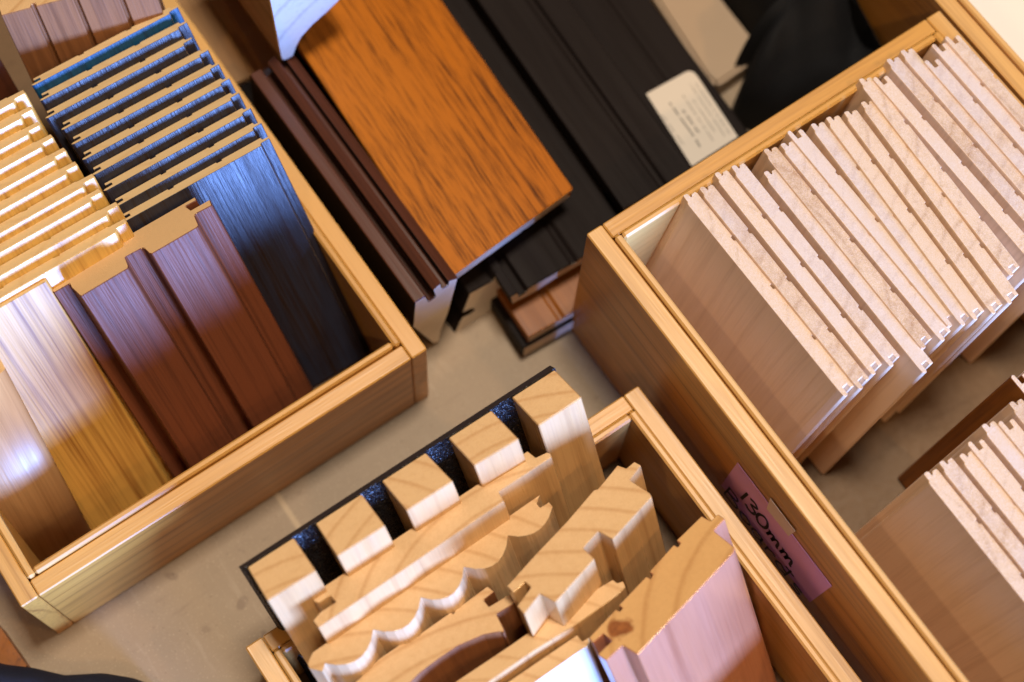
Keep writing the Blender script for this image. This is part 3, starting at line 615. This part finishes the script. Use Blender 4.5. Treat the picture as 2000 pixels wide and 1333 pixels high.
# ------------------------------------------------------------------ cloths
def cloth(name, outline, hgt, mat, label, seed, cpx, amp=.012, zb=.001, cat='cloth', xmax=9):
    pts = [at(x, y, .02)[:2] for x, y in outline]; c = at(*cpx, .02)[:2]
    angs = sorted([(math.atan2(p[1] - c[1], p[0] - c[0]), float(np.linalg.norm(p - c))) for p in pts])
    def rad(t):
        for i in range(len(angs)):
            a0, r0 = angs[i - 1]; a1, r1 = angs[i]
            if i == 0: a0 -= 2 * math.pi
            if a0 <= t <= a1 or (i == 0 and a0 <= t - 2 * math.pi <= a1):
                if i == 0 and t > a1: t -= 2 * math.pi
                p0 = np.array([math.cos(a0), math.sin(a0)]) * r0; p1 = np.array([math.cos(a1), math.sin(a1)]) * r1
                d = np.array([math.cos(t), math.sin(t)]); e = p1 - p0; den = d[0] * e[1] - d[1] * e[0]
                return abs((p0[0] * e[1] - p0[1] * e[0]) / den) if abs(den) > 1e-9 else r0
        return angs[0][1]
    rg = random.Random(seed); fo = [(rg.uniform(0, 6.28), rg.uniform(18, 75), rg.uniform(0, 6.28)) for _ in range(7)]
    bm = bmesh.new(); NA, NR = 96, 30; rings = []
    for j in range(NR + 1):
        rr = j / NR; row = []
        for i in range(NA):
            t = -math.pi + 2 * math.pi * (i + .5) / NA; r = rad(t) * rr; x = c[0] + r * math.cos(t); y = c[1] + r * math.sin(t)
            w = sum(abs(math.sin((math.cos(f) * x + math.sin(f) * y) * k + p + 1.5 * math.sin(9 * y + f))) for f, k, p in fo) / 7
            z = zb + hgt * max(0, 1 - rr ** 5) ** .5 * (.75 + .25 * w) + amp * (w - .5) * (1 - rr ** 6)
            row.append(bm.verts.new((min(x, xmax - .002 * w), y, max(zb, z))))
        rings.append(row)
    for j in range(NR):
        for i in range(NA):
            bm.faces.new((rings[j][i], rings[j][(i + 1) % NA], rings[j + 1][(i + 1) % NA], rings[j + 1][i]))
    bmesh.ops.remove_doubles(bm, verts=bm.verts, dist=1e-6); bmesh.ops.recalc_face_normals(bm, faces=bm.faces)
    for f in bm.faces: f.smooth = True
    me = D.meshes.new(name); bm.to_mesh(me); bm.free(); me.materials.append(MT[mat]); o = link(D.objects.new(name, me), None, Matrix.Identity(4)); return tag(o, label, cat)
cloth('black_cloth', [(1409, -8), (1475, 80), (1467, 122), (1401, 168), (1428, 207), (1455, 222), (1500, 240), (1620, 235), (1780, 190), (1880, 110), (1900, 0), (1900, -140), (1650, -260), (1430, -220), (1370, -90)], .085, 'cloth',
      'rumpled black cloth behind the tall right crate', 4, (1600, 20), amp=.045, xmax=.5215)
cloth('navy_cloth', [(-140, 1235), (-60, 1270), (0, 1291), (60, 1298), (120, 1312), (200, 1308), (260, 1318), (300, 1340), (340, 1390), (200, 1450), (0, 1500), (-150, 1450)], .03, 'navy',
      'dark navy cloth in the bottom left corner of the photo', 9, (60, 1390))
cp = [at(*p, .012) for p in ((-120, 1100), (2, 1228), (52, 1300), (-10, 1420), (-200, 1300))]
bm = bmesh.new(); vs = [bm.verts.new(p) for p in cp]; f = bm.faces.new(vs); r_ = bmesh.ops.extrude_face_region(bm, geom=[f])
for v in r_['geom']:
    if isinstance(v, bmesh.types.BMVert): v.co.z -= .0115
bmesh.ops.recalc_face_normals(bm, faces=bm.faces)
me = D.meshes.new('brown_offcut'); bm.to_mesh(me); bm.free(); me.materials.append(MT['orange_dk']); oc = link(D.objects.new('brown_offcut', me), None, Matrix.Identity(4))
tag(oc, 'brown timber offcut peeping out above the navy cloth, bottom left', 'offcut')

# ------------------------------------------------------------------ light
w = D.worlds.new('World'); sc.world = w; w.use_nodes = True
w.node_tree.nodes['Background'].inputs[0].default_value = (1, .45, .16, 1); w.node_tree.nodes['Background'].inputs[1].default_value = .025
def area(name, loc, target, sx, sy, power, col, shape='RECTANGLE'):
    l = D.lights.new(name, 'AREA'); l.shape = shape; l.size = sx; l.size_y = sy; l.energy = power; l.color = col
    o = D.objects.new(name, l); COL.objects.link(o); o.location = loc
    o.rotation_euler = (Vector(target) - Vector(loc)).to_track_quat('-Z', 'Z').to_euler(); return o
area('window_light', (.85, -3.0, .60), (.2, .2, .1), 1.5, .8, 640, (.205, .39, 1.0))
area('ceiling_light', (.45, .35, 2.4), (.3, .3, 0), .4, .4, 52, (1, .87, .72))
area('downlight', (1.0, -1.1, 2.0), (.3, .3, 0),  .10, .10, 9, (1, .60, .28), 'DISK')
area('downlight', (.1, -1.5, 2.0), (.3, .3, 0), .10, .10, 3.5, (1, .60, .28), 'DISK')
area('downlight', (-.9, -.7, 2.0), (.3, .3, 0), .10, .10, 6.5, (1, .64, .36), 'DISK')  # unseen lamp on the left, raised as fill for the left-facing sides
vs_ = sc.view_settings; vs_.view_transform = 'Standard'; vs_.look = 'None'; vs_.exposure = 0; vs_.gamma = 1
sc.cycles.max_bounces = 8
